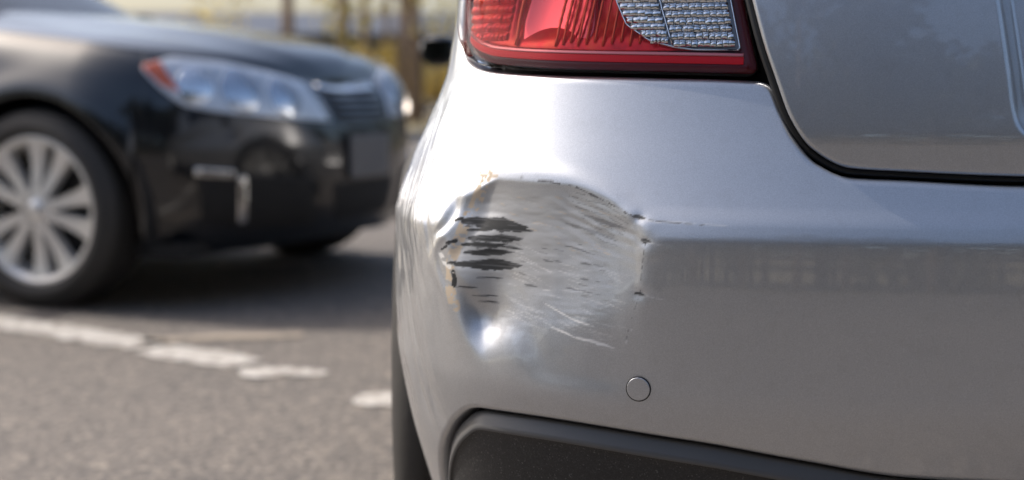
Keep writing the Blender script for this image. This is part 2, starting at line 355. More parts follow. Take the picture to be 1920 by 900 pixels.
def greenhouse(parent, xc, z0, z1, belt, roof, m_body, tint, pillar_w=.05):
    """cabin: belt / roof = (half width, y front, y rear, exponent); front is small y or large y alike"""
    Nn = 96
    def ring(a, y0, y1, n):
        t = np.linspace(0, 2 * np.pi, Nn, endpoint=False); cy = (y0 + y1) / 2; h = (y1 - y0) / 2
        return np.stack([xc + a * np.sign(np.cos(t)) * np.abs(np.cos(t))**(2 / n), cy + h * np.sign(np.sin(t)) * np.abs(np.sin(t))**(2 / n)], -1)
    A = ring(*belt); Bq = ring(*roof)
    lev = [(0, 0), (.12, .12), (.88, .86), (1, 1)]; R = []
    for f, g in lev:
        p = A * (1 - g) + Bq * g; R.append(np.c_[p, np.full(Nn, z0 + (z1 - z0) * f)])
    R = np.array(R); ang = (np.arange(Nn) + .5) / Nn * 360
    body = []; gl = {'windscreen': [], 'rear_window': [], 'side_window': [], 'side_window2': [], 'side_window3': [], 'side_window4': []}
    for k in range(Nn):
        a = ang[k]; k2 = (k + 1) % Nn
        body += [[k, k2, Nn + k2, Nn + k], [2 * Nn + k, 2 * Nn + k2, 3 * Nn + k2, 3 * Nn + k]]
        f = [Nn + k, Nn + k2, 2 * Nn + k2, 2 * Nn + k]
        if 232 < a < 308: gl['windscreen'].append(f)
        elif 52 < a < 128: gl['rear_window'].append(f)
        elif 135 < a < 178: gl['side_window'].append(f)
        elif 182 < a < 225: gl['side_window2'].append(f)
        elif a > 315 and a < 358: gl['side_window3'].append(f)
        elif 2 < a < 45: gl['side_window4'].append(f)
        else: body.append(f)
    V = R.reshape(-1, 3)
    # roof cap
    c = np.array([[xc, (roof[1] + roof[2]) / 2, z1 + .045]]); top = R[-1]
    V2 = [V]; off = len(V); base = 3 * Nn + np.arange(Nn)
    for f in (.85, .6, .3):
        p = c + (top - c) * f; p[:, 2] = z1 + .045 * (1 - f**2.2); V2.append(p); r = off + np.arange(Nn)
        body += np.stack([base, np.roll(base, -1), np.roll(r, -1), r], -1).tolist(); base = r; off += Nn
    V2.append(c); body += [[int(base[k]), int(base[(k + 1) % Nn]), off] for k in range(Nn)]
    mk('cabin', np.concatenate(V2), body, m_body, parent)
    for nme, fs in gl.items():
        u = sorted({i for f in fs for i in f}); mp = {i: j for j, i in enumerate(u)}
        o = mk(nme.rstrip('234'), V[u], [[mp[i] for i in f] for f in fs], tint, parent)

# ------------------------------------------------------------------ silver hatchback (rear towards the camera)
XC = .74
SP = Plan(XC, 1.30, .88, .45, 3.0, 3.95, .55, 2.4)
BZ = [.20, .30, .38, .45, .52, .575, .595, .61, .63, .70, .757, .83, .95]
BD = [.070, .040, .012, .0, .0015, .0044, .0060, .0110, .0225, .0560, .0790, .104, .134]
SZ = [.20, .30, .35, .40, .45, .52, .575, .595, .61, .63, .70, .757, .80, .85, .95]
SD = [.065, .034, .020, .009, .002, .0005, .0003, .0008, .004, .0115, .040, .062, .070, .076, .085]
def d_body(Z, s):
    q = sm(.80, 1.04, np.abs(s)); return pchip(Z, BZ, BD) * (1 - q) + pchip(Z, SZ, SD) * q
def d_gate(Z, s):
    z = np.asarray(Z); k = z - .695; soft = .5 * (k + np.sqrt(k * k + .00003))
    lo = soft - k
    rec = sm(0, .026, pchip(z, [.60, .690, .700, .715, .760, .826, .95], [.15, .235, .259, .2684, .2744, .2824, .30]) - np.abs(s))
    return .047 + soft * .15 + .35 * soft**2 + lo * .02 + rec * .020
DENT_T = ([-.90, -.8408, -.8272, -.7735, -.7136, -.6707, -.6299, -.60], [.630, .646, .651, .652, .6473, .6348, .6174, .612])
DENT_L = ([.40, .4524, .4872, .5223, .5647, .6066, .6342, .651, .67], [-.795, -.8068, -.8265, -.8435, -.868, -.8422, -.8367, -.8272, -.82])
def dent(s, Z):
    zt = pchip(s, *DENT_T); sl = pchip(Z, *DENT_L)
    u = zt - Z; v = s - sl
    base = pchip(Z, BZ, BD)
    floor = pchip(Z, [.38, .41, .44, .46, .50, .55, .585, .615, .645, .68], [-.022, -.011, -.0025, .0022, .0100, .0200, .0258, .0298, .0322, .026])
    k = pchip(s, [-.90, -.80, -.7136, -.67, -.63, -.612, -.58], [.0, .0, .0015, .0065, .0165, .030, .06]) + .008 * (1 - sm(-.006, .030, v)) + .024 * (1 - sm(-.01, .095, v)) * (1 - .97 * sm(.55, .625, Z)) + .012 * (1 - sm(.46, .53, Z)) * (1 - sm(.0, .06, v)) + .0010 * (fbm(s * 16, Z * 20, 77) - .5)
    ee = .0012 + .006 * sm(-.72, -.645, s) * (1 - .75 * sm(.600, .62, Z)) + .006 * (1 - sm(.46, .55, Z))
    q = floor - k - base; d = .5 * (q + np.sqrt(q * q + ee * ee)) - .0004
    d = d * sm(.425, .46, Z) * (1 - sm(.665, .70, Z)) * sm(-.03, -.012, v)
    # a deeper knock low on the corner
    d = d + .0155 * np.exp(-(((s + .801) / .031)**2 + ((Z - .510 + .10 * (s + .80)) / .030)**2)) * sm(-.002, .024, v)
    # lip pushed up along the fold, and a buckled edge down the corner
    rim = np.exp(-((u + .007) / .008)**2) * sm(-.86, -.80, s) * (1 - sm(-.66, -.61, s)); d = d - .0016 * rim
    rl = np.exp(-((v + .008) / .008)**2) * sm(.47, .53, Z) * (1 - sm(.62, .66, Z)); d = d - .0022 * rl
    # creases fanning out of the right-hand end
    reg = sm(0, .02, u) * sm(-.75, -.69, s) * (1 - sm(-.635, -.62, s)) * sm(.555, .60, Z)
    ph = (Z - .612 + .36 * (s + .63)) / .011
    d = d + reg * .0003 * (np.abs(((ph + .6 * vnoise(s * 30, Z * 60, 5)) % 1) - .5) * 2)
    # ripples in the scraped field
    fld = sm(.0, .03, u) * sm(0, .03, v) * (1 - sm(-.67, -.62, s)) * sm(.48, .52, Z)
    d = d + fld * .0005 * (fbm(s * 30, Z * 150, 11) - .5) + fld * .0012 * (fbm(s * 9, Z * 14, 21) - .5)
    # puckered dimples at the torn points on the vertical crease
    for cs, cz, a in ((-.6272, .6165, .0012), (-.619, .5945, .0009), (-.6231, .5434, .0007)):
        r2 = ((s - cs) / .008)**2 + ((Z - cz) / .006)**2; d = d + a * np.exp(-r2 * 1.5) - a * .15 * np.exp(-(np.sqrt(r2) - 2.0)**2)
    # dragged, buckled metal round the corner
    sd = sm(.845, .90, -s) * (1 - sm(1.10, 1.16, -s)) * sm(.34, .42, Z) * (1 - sm(.68, .76, Z))
    d = d + sd * (.012 * (fbm(s * 17 + .25 * Z * 17, Z * 6, 31) - .5) + .009 * (np.abs(fbm(s * 30 + Z * 14, Z * 5, 41) - .5)))
    up = sm(.86, .93, -s) * sm(.62, .68, Z)
    d = d + up * .003 * (fbm(s * 22, Z * 7, 51) - .5)
    return d
def s_body(s, Z, ins=0.): return SP.at(s, d_body(Z, s) + ins, Z)
def s_bumper(s, Z, ins=0.): return SP.at(s, d_body(Z, s) + dent(s, Z) + ins, Z)
def s_gate(s, Z, ins=0.): return SP.at(s, d_gate(Z, s) + ins, Z)

car = empty('silver_hatchback', (XC, 2.1, 0)); OFF = Vector((XC, 2.1, 0))
tag(car, 'silver hatchback with dented and scraped rear bumper corner beside red tail light', 'car')
# children are modelled in world metres: shift them under the empty
def adopt(o):
    o.parent = car; o.location = o.location - OFF; return o
class _P: pass

# bumper skin: columns along s, rows mapped between the lower cut-out and the upper edge
T_S = [0, .20, .2633, .3718, .4215, .4566, .4824, .4960, .5046, .515, .6407, .7783, .8796, .9122, .9469, .9816, 1.0, 1.015, 1.05, 1.2]
T_Z = [.650, .651, .6516, .6564, .6584, .6719, .6992, .7269, .7470, .7505, .7542, .7571, .7610, .7645, .7720, .7915, .815, .87, .872, .872]
B_S = [0, .362, .4656, .5708, .7444, .806, .8220, .8483, .8995, .936, .960, .978, 1.2]
B_Z = [.362, .3726, .3871, .4017, .4130, .4117, .4086, .3943, .3508, .305, .262, .245, .245]
S_END = 1.152
cols = np.r_[np.linspace(-S_END, -1.06, 30)[:-1], np.linspace(-1.06, -.605, 390)[:-1], np.linspace(-.605, -.52, 24)[:-1], np.linspace(-.52, -.44, 60)[:-1],
             np.linspace(-.44, .44, 100)[:-1], np.linspace(.44, .52, 40)[:-1], np.linspace(.52, 1.06, 90)[:-1], np.linspace(1.06, S_END, 12)]
zt = pchip(np.abs(cols), T_S, T_Z) - .0075; zb = pchip(np.abs(cols), B_S, B_Z) + .004
f1 = np.linspace(0, 1, 24)[:-1]; f2 = np.linspace(0, 1, 175); f3 = np.linspace(0, 1, 34)[1:]
zlo = .432; zhi = np.minimum(.648, zt - .004)
Zr = np.concatenate([zb[None] * (1 - f1[:, None]) + zlo * f1[:, None], zlo + (zhi - zlo)[None] * f2[:, None], zhi[None] * (1 - f3[:, None]) + zt[None] * f3[:, None]])
Sr = np.broadcast_to(cols, Zr.shape).copy()
# --- scrape marks: fields on the bumper surface
FS, FZ = Sr, Zr
def window(x0, x1, z0, z1):
    """indices of the grid cells round a mark"""
    j0, j1 = np.searchsorted(cols, [x0 - .004, x1 + .004]); c0 = (FZ[:, j0:j1] > z0 - .006).any(1) & (FZ[:, j0:j1] < z1 + .006).any(1); i = np.where(c0)[0]
    return slice(i[0], i[-1] + 1), slice(j0, j1)
def lens(x0, z0, x1, z1, th, seed, peak=.6, rag=.5):
    """ragged leaf-shaped scrape between two surface points"""
    wn = window(x0, x1, min(z0, z1) - th, max(z0, z1) + th); Sr = FS[wn]; Zr = FZ[wn]; full = np.zeros_like(FS)
    t = (Sr - x0) / (x1 - x0); zc = z0 + (z1 - z0) * t + .0010 * (fbm(Sr * 60, Sr * 0, seed) - .5) * 2
    tt = np.clip(t, 0, 1); prof = np.where(tt < peak, (tt / peak)**.35, ((1 - tt) / (1 - peak))**.75) * ((t > 0) & (t < 1))
    rg = rag * (fbm(Sr * 110, Zr * 500, seed + 3) - .5) * 2; edge = prof * th * (1 + rg * np.where(Zr < zc, 1.5, .35)) / 2
    full[wn] = np.clip((edge - np.abs(Zr - zc)) / .0009 + .5, 0, 1) * (1 - .14 * sm(.5, .62, fbm(Sr * 30, Zr * 700, seed + 8))) * ((t > -.02) & (t < 1.02)); return full
def stroke(pts, wd, seed, gaps=0.):
    P = np.array(pts); wn = window(P[:, 0].min() - wd, P[:, 0].max() + wd, P[:, 1].min() - wd, P[:, 1].max() + wd); Sr = FS[wn]; Zr = FZ[wn]; full = np.zeros_like(FS); out = np.zeros_like(Sr)
    for a, b in zip(P[:-1], P[1:]):
        d = b - a; l2 = d @ d; t = np.clip(((Sr - a[0]) * d[0] + (Zr - a[1]) * d[1]) / l2, 0, 1)
        dist = np.hypot(Sr - a[0] - t * d[0], Zr - a[1] - t * d[1]) + .0022 * (fbm(Sr * 160, Zr * 160, seed) - .5) * (wd > .0012)
        out = np.maximum(out, np.clip((wd / 2 - dist) / .0009 + .6, 0, 1))
    if gaps: out = out * (fbm(Sr * 140, Zr * 260, seed + 9) > gaps)
    full[wn] = out; return full
dark = np.zeros_like(Sr)
for k, a in enumerate([(-.8430, .6035, -.7560, .6010, .0150), (-.8347, .5945, -.8007, .5965, .0045), (-.8330, .5858, -.7610, .5888, .0092), (-.8395, .5795, -.7823, .5818, .0064),
                       (-.8350, .5715, -.7728, .5750, .0076), (-.8430, .5588, -.7592, .5622, .0118), (-.8163, .5466, -.7837, .5476, .0024),
                       (-.8380, .535, -.812, .537, .0022), (-.8010, .5985, -.7480, .5975, .0044), (-.7900, .5795, -.7600, .5790, .0026), (-.815, .5215, -.786, .5225, .0020), (-.82, .528, -.79, .529, .0016)]):
    dark = np.maximum(dark, lens(*a, seed=60 + 7 * k))
sc = np.random.default_rng(3)
for k in range(14):      # small dashes of bare plastic scattered over the scraped field
    a = sc.uniform(-.775, -.655); z = sc.uniform(.535, .595) - .12 * (a + .72); l = sc.uniform(.004, .014)
    dark = np.maximum(dark, .5 * lens(a, z, a + l, z - l * .12, sc.uniform(.0009, .0021), 200 + k, .5))
for a in ((-.6910, .5690, -.676, .5672, .0038), (-.6900, .5540, -.678, .5528, .0030), (-.7560, .5440, -.739, .5425, .0032), (-.711, .5855, -.672, .5775, .0028), (-.706, .5440, -.665, .5395, .0020), (-.735, .5690, -.722, .5680, .0024)):
    dark = np.maximum(dark, .6 * lens(a[0], a[1], a[2], a[3], a[4] * .75, seed=int(-a[0] * 9999), peak=.4))
dark = np.maximum(dark, .85 * stroke([(-.774, .6505), (-.7136, .6462), (-.700, .6440), (-.6707, .6330), (-.6299, .6165)], .0013, 71, .42))
dark = np.maximum(dark, .7 * stroke([(-.6299, .6165), (-.600, .6140), (-.560, .6118)], .0009, 72, .38))
for cs, cz, r in ((-.6272, .6170, .0042), (-.6190, .5945, .0036), (-.6231, .5434, .0038)):
    dark = np.maximum(dark, lens(cs - r * 1.5, cz + .001, cs + r * 1.8, cz - .0005, r * 1.1, int(cz * 1e4), .45, .8))
dark = np.maximum(dark, .8 * stroke([(-.6260, .6165), (-.6190, .5945), (-.6215, .5700), (-.6231, .5434)], .0010, 73, .52))
dark = np.maximum(dark, .5 * stroke([(-.6231, .5434), (-.631, .520), (-.6367, .4963)], .0008, 74, .55))
for k in range(9):       # fan of drag creases under the fold
    z0 = .640 - .0052 * k; x0 = -.712 + .004 * k
    dark = np.maximum(dark, .45 * stroke([(x0, z0), (-.665, z0 - .007), (-.634 - .002 * k, z0 - .0225 + .0016 * k)], .0007 + .0004 * (k % 2), 80 + k, .44))
dark = np.maximum(dark, .55 * lens(-.690, .617, -.640, .605, .005, 99, .5, .9)); dark = np.maximum(dark, .4 * lens(-.712, .608, -.650, .594, .004, 98, .5, .9))
for a, b in (((-.863, .5725), (-.852, .578)), ((-.855, .580), (-.845, .583)), ((-.852, .559), (-.842, .561)), ((-.850, .6040), (-.842, .606))):
    dark = np.maximum(dark, stroke([a, b], .0030, int(-a[0] * 1e4), .35))
dark = np.maximum(dark, stroke([(-.8425, .5500), (-.8405, .5440), (-.8415, .5370)], .0062, 66, .30))
primer = stroke([(-.819, .6513), (-.8265, .6304), (-.8361, .6081), (-.8429, .5816), (-.8480, .5582), (-.8460, .533), (-.838, .515)], .0130, 101, .46)
primer = np.maximum(primer, stroke([(-.835, .6545), (-.8272, .6515), (-.805, .6505)], .0030, 103, .35))
for k in range(26):
    a = sc.uniform(-.80, -.665); z = sc.uniform(.585, .640) - .16 * (a + .74); l = sc.uniform(.004, .016)
    primer = np.maximum(primer, .7 * lens(a, z, a + l, z - l * .2, sc.uniform(.0006, .0016), 300 + k, .5))
light = np.zeros_like(Sr)
light = np.maximum(light, lens(-.7299, .5276, -.690, .5115, .0014, 111, .5)); light = np.maximum(light, lens(-.700, .5150, -.6707, .5086, .0018, 112, .5))
light = np.maximum(light, lens(-.7197, .5045, -.686, .4950, .0020, 113, .6)); light = np.maximum(light, lens(-.690, .4962, -.649, .4895, .0034, 114, .6))
for k in range(90):
    a = sc.uniform(-.78, -.645); z = sc.uniform(.505, .58) - .10 * (a + .72); l = sc.uniform(.006, .028)
    light = np.maximum(light, sc.uniform(.25, .6) * lens(a, z, a + l, z - l * sc.uniform(.1, .35), sc.uniform(.0005, .0011), 400 + k, .5))
for k in range(22):
    a = sc.uniform(-.80, -.64); z = sc.uniform(.49, .64); l = sc.uniform(.01, .05)
    light = np.maximum(light, sc.uniform(.15, .35) * lens(a, z, a + l, z - l * .12, .0007, 500 + k, .5))
light = np.maximum(light, .8 * stroke([(-.866, .5705), (-.858, .560), (-.848, .556)], .0060, 121, .40))
light = np.maximum(light, .5 * stroke([(-.6300, .510), (-.640, .487)], .0016, 122, .55)); light = np.maximum(light, .35 * stroke([(-.600, .6150), (-.54, .6118)], .0010, 124, .3))
for cs, cz in ((-.6272, .6165), (-.619, .5945), (-.6231, .5434)):
    light = np.maximum(light, .5 * stroke([(cs - .006, cz + .001), (cs + .022, cz - .0035)], .0007, int(cz * 1e4), .3))
haze = sm(0, .02, pchip(Sr, *DENT_T) - Zr) * sm(0, .02, Sr - pchip(Zr, *DENT_L)) * (1 - sm(-.74, -.625, Sr)) * sm(.50, .56, Zr) * (.70 + .30 * fbm(Sr * 22, Zr * 200, 131))
far = sm(-S_END, -1.1, Sr)
dark = np.maximum(dark, .0) * (1 - light * .3)
bmp = adopt(panel('bumper', Sr, Zr, s_bumper, M_dam, None, .0055, .018, {'dark': dark, 'primer': primer * (1 - dark), 'light': light, 'haze': haze}))
bmp['label'] = 'silver rear bumper with a scraped dent and bare black plastic showing'

# dark structure seen through the panel gaps
sg = np.linspace(-1.13, 1.13, 120); Zg = np.linspace(.26, .98, 40); SG, ZG = np.meshgrid(sg, Zg)
adopt(mk('inner_panel', SP.at(SG, np.maximum(d_body(ZG, SG), .06) + .045, ZG), quads(40, 120), M_inner))

# tailgate
TG_S = [0, .20, .2605, .3704, .4207, .4564, .4773, .4937, .5050, .5229, .545, .566]
TG_Z = [.6600, .6615, .6624, .6665, .6694, .6865, .7140, .7540, .7835, .8420, .915, .990]
cs = np.r_[np.linspace(-.565, -.40, 130)[:-1], np.linspace(-.40, -.24, 110)[:-1], np.linspace(-.24, .24, 50)[:-1], np.linspace(.24, .40, 60)[:-1], np.linspace(.40, .565, 70)]
lo = pchip(np.abs(cs), TG_S, TG_Z); f = np.linspace(0, 1, 90)[:, None]**1.15
Zt = lo[None] * (1 - f) + .994 * f; St = np.broadcast_to(cs, Zt.shape).copy()
tg = adopt(panel('tailgate', St, Zt, s_gate, M_silver, None, .004, .02))
# rubber seal following the lower edge of the tailgate
ss = np.linspace(-.562, .562, 240); zz = pchip(np.abs(ss), TG_S, TG_Z); tt = np.gradient(zz, ss); nn = np.hypot(tt, 1)
seal = MB(); pts = s_gate(ss + tt / nn * .0075, zz - 1 / nn * .0075, .013); seal.tube(pts.tolist(), .0038, 8); adopt(seal.build('seal', M_rubber))
# number plate on the tailgate recess
pq = rounded([(-.22, .735), (.22, .735), (.22, .845), (-.22, .845)], .008)
adopt(fillpoly('number_plate', pq, s_gate, M_plate, None, -.006, 4, .002, .006))

# tail lights
def tail_light(host):
    tl = empty('tail_light', (0, 0, 0), 0, host)
    def s_l(s, Z, ins=0.): return SP.at(s, d_body(Z, s) - .004 + ins, Z)
    out = [(-.516, .7560), (-.5345, .8284), (-.578, .985), (-.98, .985), (-1.012, .90), (-1.006, .84), (-1.000, .816), (-.977, .7960), (-.944, .7785), (-.909, .7705), (-.8796, .7668), (-.7783, .7620)]
    LP = rounded(out, .007, 5)
    bottom = lambda s: pchip(-s, [.50, .5160, .7783, .8796, .909, .944, .977, 1.0], [.7555, .7560, .7620, .7668, .7705, .7785, .796, .816])
    fillpoly('gasket', LP * 1.0, s_l, M_rubber, tl, .038, 4, .0030, .01)
    fillpoly('housing', LP * 1.0, s_l, M_darkred, tl, .036, 12, .0005, .006)
    qq = np.r_[LP, LP[:1]]; dd = np.r_[0, np.cumsum(np.hypot(*np.diff(qq, axis=0).T))]; tt = np.linspace(0, dd[-1], 300, endpoint=False); q = np.stack([np.interp(tt, dd, qq[:, 0]), np.interp(tt, dd, qq[:, 1])], -1)
    tn = np.roll(q, -2, 0) - np.roll(q, 2, 0); tn /= np.hypot(*tn.T)[:, None]; inn = np.stack([-tn[:, 1], tn[:, 0]], -1)
    if np.sum(q[:, 0] * np.roll(q[:, 1], -1) - np.roll(q[:, 0], -1) * q[:, 1]) < 0: inn = -inn
    rr = [s_l(q[:, 0] + inn[:, 0] * o, q[:, 1] + inn[:, 1] * o, i) for o, i in ((.0, .012), (.0005, .010), (.008, .009), (.014, .0105), (.0195, .010), (.0200, .034))]
    mk('rim', np.array(rr), quads(6, 300, 0, True), M_darkred, tl)
    fillpoly('lens', LP, s_l, M_lens, tl, 0, 14, .003, .010)
    # red chamber: bowl in the middle, upright ribs beside it
    s1 = np.linspace(-.972, -.556, 330); zl = np.maximum(bottom(s1) + .021, .7800 + 0 * s1)
    f = np.linspace(0, 1, 60)[:, None]; Z = zl[None] * (1 - f) + .965 * f; S = np.broadcast_to(s1, Z.shape).copy()
    def s_r(s, Z, ins=0.):
        bowl = .012 * sm(0, .04, Z - .785) * sm(-.865, -.845, s)
        return s_l(s, Z, .0105 + bowl + ins)
    panel('red_chamber', S, Z, s_r, M_red, tl, .001, .01)
    bow = rounded([(-.842, .789), (-.715, .786), (-.735, .95), (-.842, .95)], .022, 8)
    fillpoly('bulb_bowl', bow, s_l, M_bowl, tl, .0118, 12, .002, .006, disp=lambda s, z: .0075 * (1 - np.clip(((s + .785) / .07)**2 + ((z - .86) / .09)**2, 0, 1)))
    m = MB(); zz = np.linspace(.787, .955, 24); m.tube(s_l(-.8465 + .002 * np.sin(zz * 90), zz, .0085 + 0 * zz).tolist(), .0022, 8); m.build('rib_or_glint', M_rib_glow, tl)  # orange tube added as the upright glint beside the bowl
    for k in range(15):
        x = -.770 + .0118 * k; h0 = .7845 + .002 * (k % 3); h1 = .845 + .012 * math.sin(k * 2.1)
        m = MB(); zz = np.linspace(h0, h1, 12); m.tube(s_l(x + .006 * (zz - h0) / .06, zz, .0098 - .0015 * np.sin((zz - h0) * 60)).tolist(), [.0013 + .0005 * (j % 2) for j in range(12)], 6); m.build('rib_or_glint', M_rib_glow, tl)
    # pale bevel, bright strip
    s2 = np.linspace(-.958, -.532, 150); zb = bottom(s2)
    for nm, a, b, ins, m in (('red_strip', .0095, .0155, .0068, M_redstrip), ('bevel', .0172, .0190, .0055, M_pinkline)):
        Z = np.stack([zb + a, zb + a * .5 + b * .5, zb + b]); S = np.broadcast_to(s2, Z.shape).copy()
        panel(nm, S, Z, lambda s, Z, i=0., q=ins: s_l(s, Z, q + i), m, tl, .001, .004)
    # clear chamber
    cp = [(-.5350, .7795), (-.5475, .8285), (-.585, .965), (-.735, .965), (-.705, .87), (-.686, .8307), (-.6692, .8061), (-.6386, .7897), (-.6076, .7826), (-.585, .7800)]
    CP = rounded(cp, .004, 4)
    fillpoly('clear_backing', CP, s_l, M_lampgrey, tl, .0064, 8, .0008, .012, disp=lambda s, z: .0 * s)
    edge = MB(); e = np.r_[CP, CP[:1]]; edge.tube(s_l(e[:, 0], e[:, 1], .0052).tolist(), .0011, 6); edge.build('chrome_edge', M_chrome, tl)
    dv = np.array([(-.6302 - .012 * (z - .83) / .08, z) for z in np.linspace(.965, .785, 20)]); dv[:, 0] = np.interp(dv[:, 1], [.784, .83, .965], [-.6105, -.6302, -.672])
    edge2 = MB(); edge2.tube(s_l(dv[:, 0], dv[:, 1], .0048).tolist(), .0010, 6); edge2.build('divider', M_chrome, tl)
    # faceted optics: each cell a small pillow
    from_s = lambda z: np.interp(z, [.784, .83, .965], [-.6075, -.6272, -.669]); to_s = lambda z: np.interp(z, [.7795, .8285, .965], [-.5385, -.5510, -.588])
    def cells(name, left, right, zlo, zhi, nc, ch, inside, seed, amp0=.0020, mt=M_softchrome, base=.0034):
        m = MB(); r = random.Random(seed); z = zlo
        while z < zhi:
            z2 = z + ch
            for k in range(nc):
                a = left(z + ch / 2); b = right(z + ch / 2); x0 = a + (b - a) * k / nc; x1 = a + (b - a) * (k + 1) / nc - .0006
                if not inside((x0 + x1) / 2, z + ch / 2): continue
                g = np.linspace(0, 1, 5); X, Y = np.meshgrid(x0 + (x1 - x0) * g, z + (ch - .0006) * g); u, v = np.meshgrid(g * 2 - 1, g * 2 - 1)
                tiltx, tiltz = r.uniform(-.0006, .0006), r.uniform(-.0005, .0005); amp = amp0 * r.uniform(.8, 1.2)
                dd = base - amp * (.55 + .45 * (1 - u * u)) * (1 - v * v) + tiltx * u + tiltz * v
                m.add(s_l(X, Y, dd).reshape(-1, 3), quads(5, 5))
            z = z2
        return m.build(name, mt, tl)
    cells('reflector', from_s, to_s, .7832, .955, 10, .0074, lambda s, z: True, 5, .0019)
    lft = lambda z: np.interp(z, [.7826, .7897, .8061, .8307, .87, .965], [-.6060, -.636, -.6665, -.683, -.702, -.732]); rgt = lambda z: from_s(z) - .0050
    cells('reflector', lft, rgt, .7866, .955, 5, .0070, lambda s, z: True, 9, .0016)
    cells('red_facets', lambda z: np.interp(z, [.79, .80, .83, .95], [-.945, -.962, -.972, -.972]), lambda z: -.868, .7925, .955, 9, .0098, lambda s, z: True, 3, .0022, M_red, .0092)
    return tl
tl = tail_light(car)
for ch in list(tl.children): ch.location = -OFF
tl2 = empty('tail_light', (0, 0, 0), 0, car)
for ch in list(tl.children):
    c = mirror(ch, XC, tl2); c.location = -OFF

# lower valance of black plastic
cv = np.r_[np.linspace(-.962, -.74, 120)[:-1], np.linspace(-.74, .74, 160)[:-1], np.linspace(.74, .962, 60)]
bz = pchip(np.abs(cv), B_S, B_Z); t = np.stack([np.gradient(cv), np.gradient(bz)], -1); t /= np.hypot(*t.T)[:, None]; inw = np.stack([t[:, 1], -t[:, 0]], -1)
k = np.ones(9) / 9; inw = np.stack([np.convolve(np.pad(inw[:, i], 4, 'edge'), k, 'valid') for i in (0, 1)], -1)
def vrow(o, ins):
    e = np.stack([cv, bz], -1) + inw * o; return s_body(e[:, 0], e[:, 1], ins)
rows = [vrow(.0055, .030), vrow(.0055, .013), vrow(.0062, .0105), vrow(.008, .0090), vrow(.013, .0055), vrow(.0185, .0015), vrow(.0215, -.0003), vrow(.0235, -.0006), vrow(.0250, .0002)]
adopt(mk('valance_lip', np.array(rows)[::-1], quads(len(rows), len(cv)), M_lip_skylit))
e0 = np.stack([cv, bz], -1) + inw * .0252; e1 = np.stack([cv * .985, np.full_like(cv, .225)], -1)
rows = []
for f, ins in ((0, .0004), (.02, .0022), (.06, .0035), (.25, .003), (.5, .002), (.75, .0), (1, .0)):
    e = e0 * (1 - f) + e1 * f; rows.append(s_body(e[:, 0], e[:, 1], ins - .02 * f))
adopt(mk('valance', np.array(rows)[::-1], quads(len(rows), len(cv)), M_plastic))
# parking sensors flush in the bumper
for sx in (-.6226, -.20, .20, .6226):
    zc = .4510
    ang = np.linspace(0, 2 * np.pi, 48, endpoint=False)
    def ringat(r, ins): return s_body(sx + r * np.cos(ang), zc + r * np.sin(ang), ins)
    R = [ringat(.0125, .0005), ringat(.0123, -.0003), ringat(.0116, -.0003), ringat(.0113, .0006)]
    bez = adopt(mk('parking_sensor', np.array(R)[::-1], quads(4, 48, 0, True), M_inner))
    R = [ringat(.0117, .0004), ringat(.0115, -.0002), ringat(.0111, -.0006), ringat(.0108, -.0007), ringat(.0104, -.0007), ringat(.006, -.0007), ringat(.0004, -.0007)]
    o = mk('sensor_face', np.array(R), quads(7, 48, 0, True), M_silver); o.parent = bez

# sides, bonnet, cabin and wheels of the silver car (mostly hidden behind its own rear corner)
Y_AX1, Y_AX2, R_ARCH = 2.13, 4.52, .372
def arch_low(y): 
    z = np.full_like(y, .27)
    for c in (Y_AX1, Y_AX2):
        q = R_ARCH**2 - (y - c)**2; z = np.where(q > 0, np.maximum(z, .33 + np.sqrt(np.maximum(q, 0))), z)
    return z
s_side = np.r_[np.linspace(1.158, SP.s_at_y(2.6), 180), np.linspace(SP.s_at_y(2.6), SP.s_at_y(4.1), 60)[1:], np.linspace(SP.s_at_y(4.1), SP.smax, 260)[1:]]
ys = np.interp(s_side, SP.S, SP.Y); lo = arch_low(ys)
hi = pchip(ys, [1.2, 1.9, 4.2, 4.8, 5.26], [.96, .955, .93, .84, .70]); f = np.linspace(0, 1, 40)[:, None]; Z = lo[None] * (1 - f) + hi[None] * f
S = np.broadcast_to(s_side, Z.shape).copy()
def s_flank(s, Z, ins=0.):
    y = np.interp(np.abs(s), SP.S, SP.Y); hh = pchip(y, [1.2, 1.9, 4.2, 4.8, 5.26], [.96, .955, .93, .84, .70]); top = sm(-.10, 0, Z - hh) * .05 * sm(3.8, 4.4, y)
    return SP.at(s, pchip(Z, SZ, SD) + top + ins, Z)
flank = adopt(panel('side_panel', -S[:, ::-1], Z[:, ::-1], s_flank, M_silver, None, .003, .03)); fr = mirror(flank, XC); 
# upper quarter strip above the bumper corner, beside the tail light
for sg_ in (-1, 1):
    a = np.linspace(1.018, 1.153, 30); zq = np.linspace(.876, .98, 16)[:, None]; Z = np.broadcast_to(zq, (16, 30)).copy(); S = np.broadcast_to(a, Z.shape).copy()
    if sg_ < 0: S = -S[:, ::-1]
    adopt(panel('quarter_panel', S, Z, s_body, M_silver, None, .002, .02))
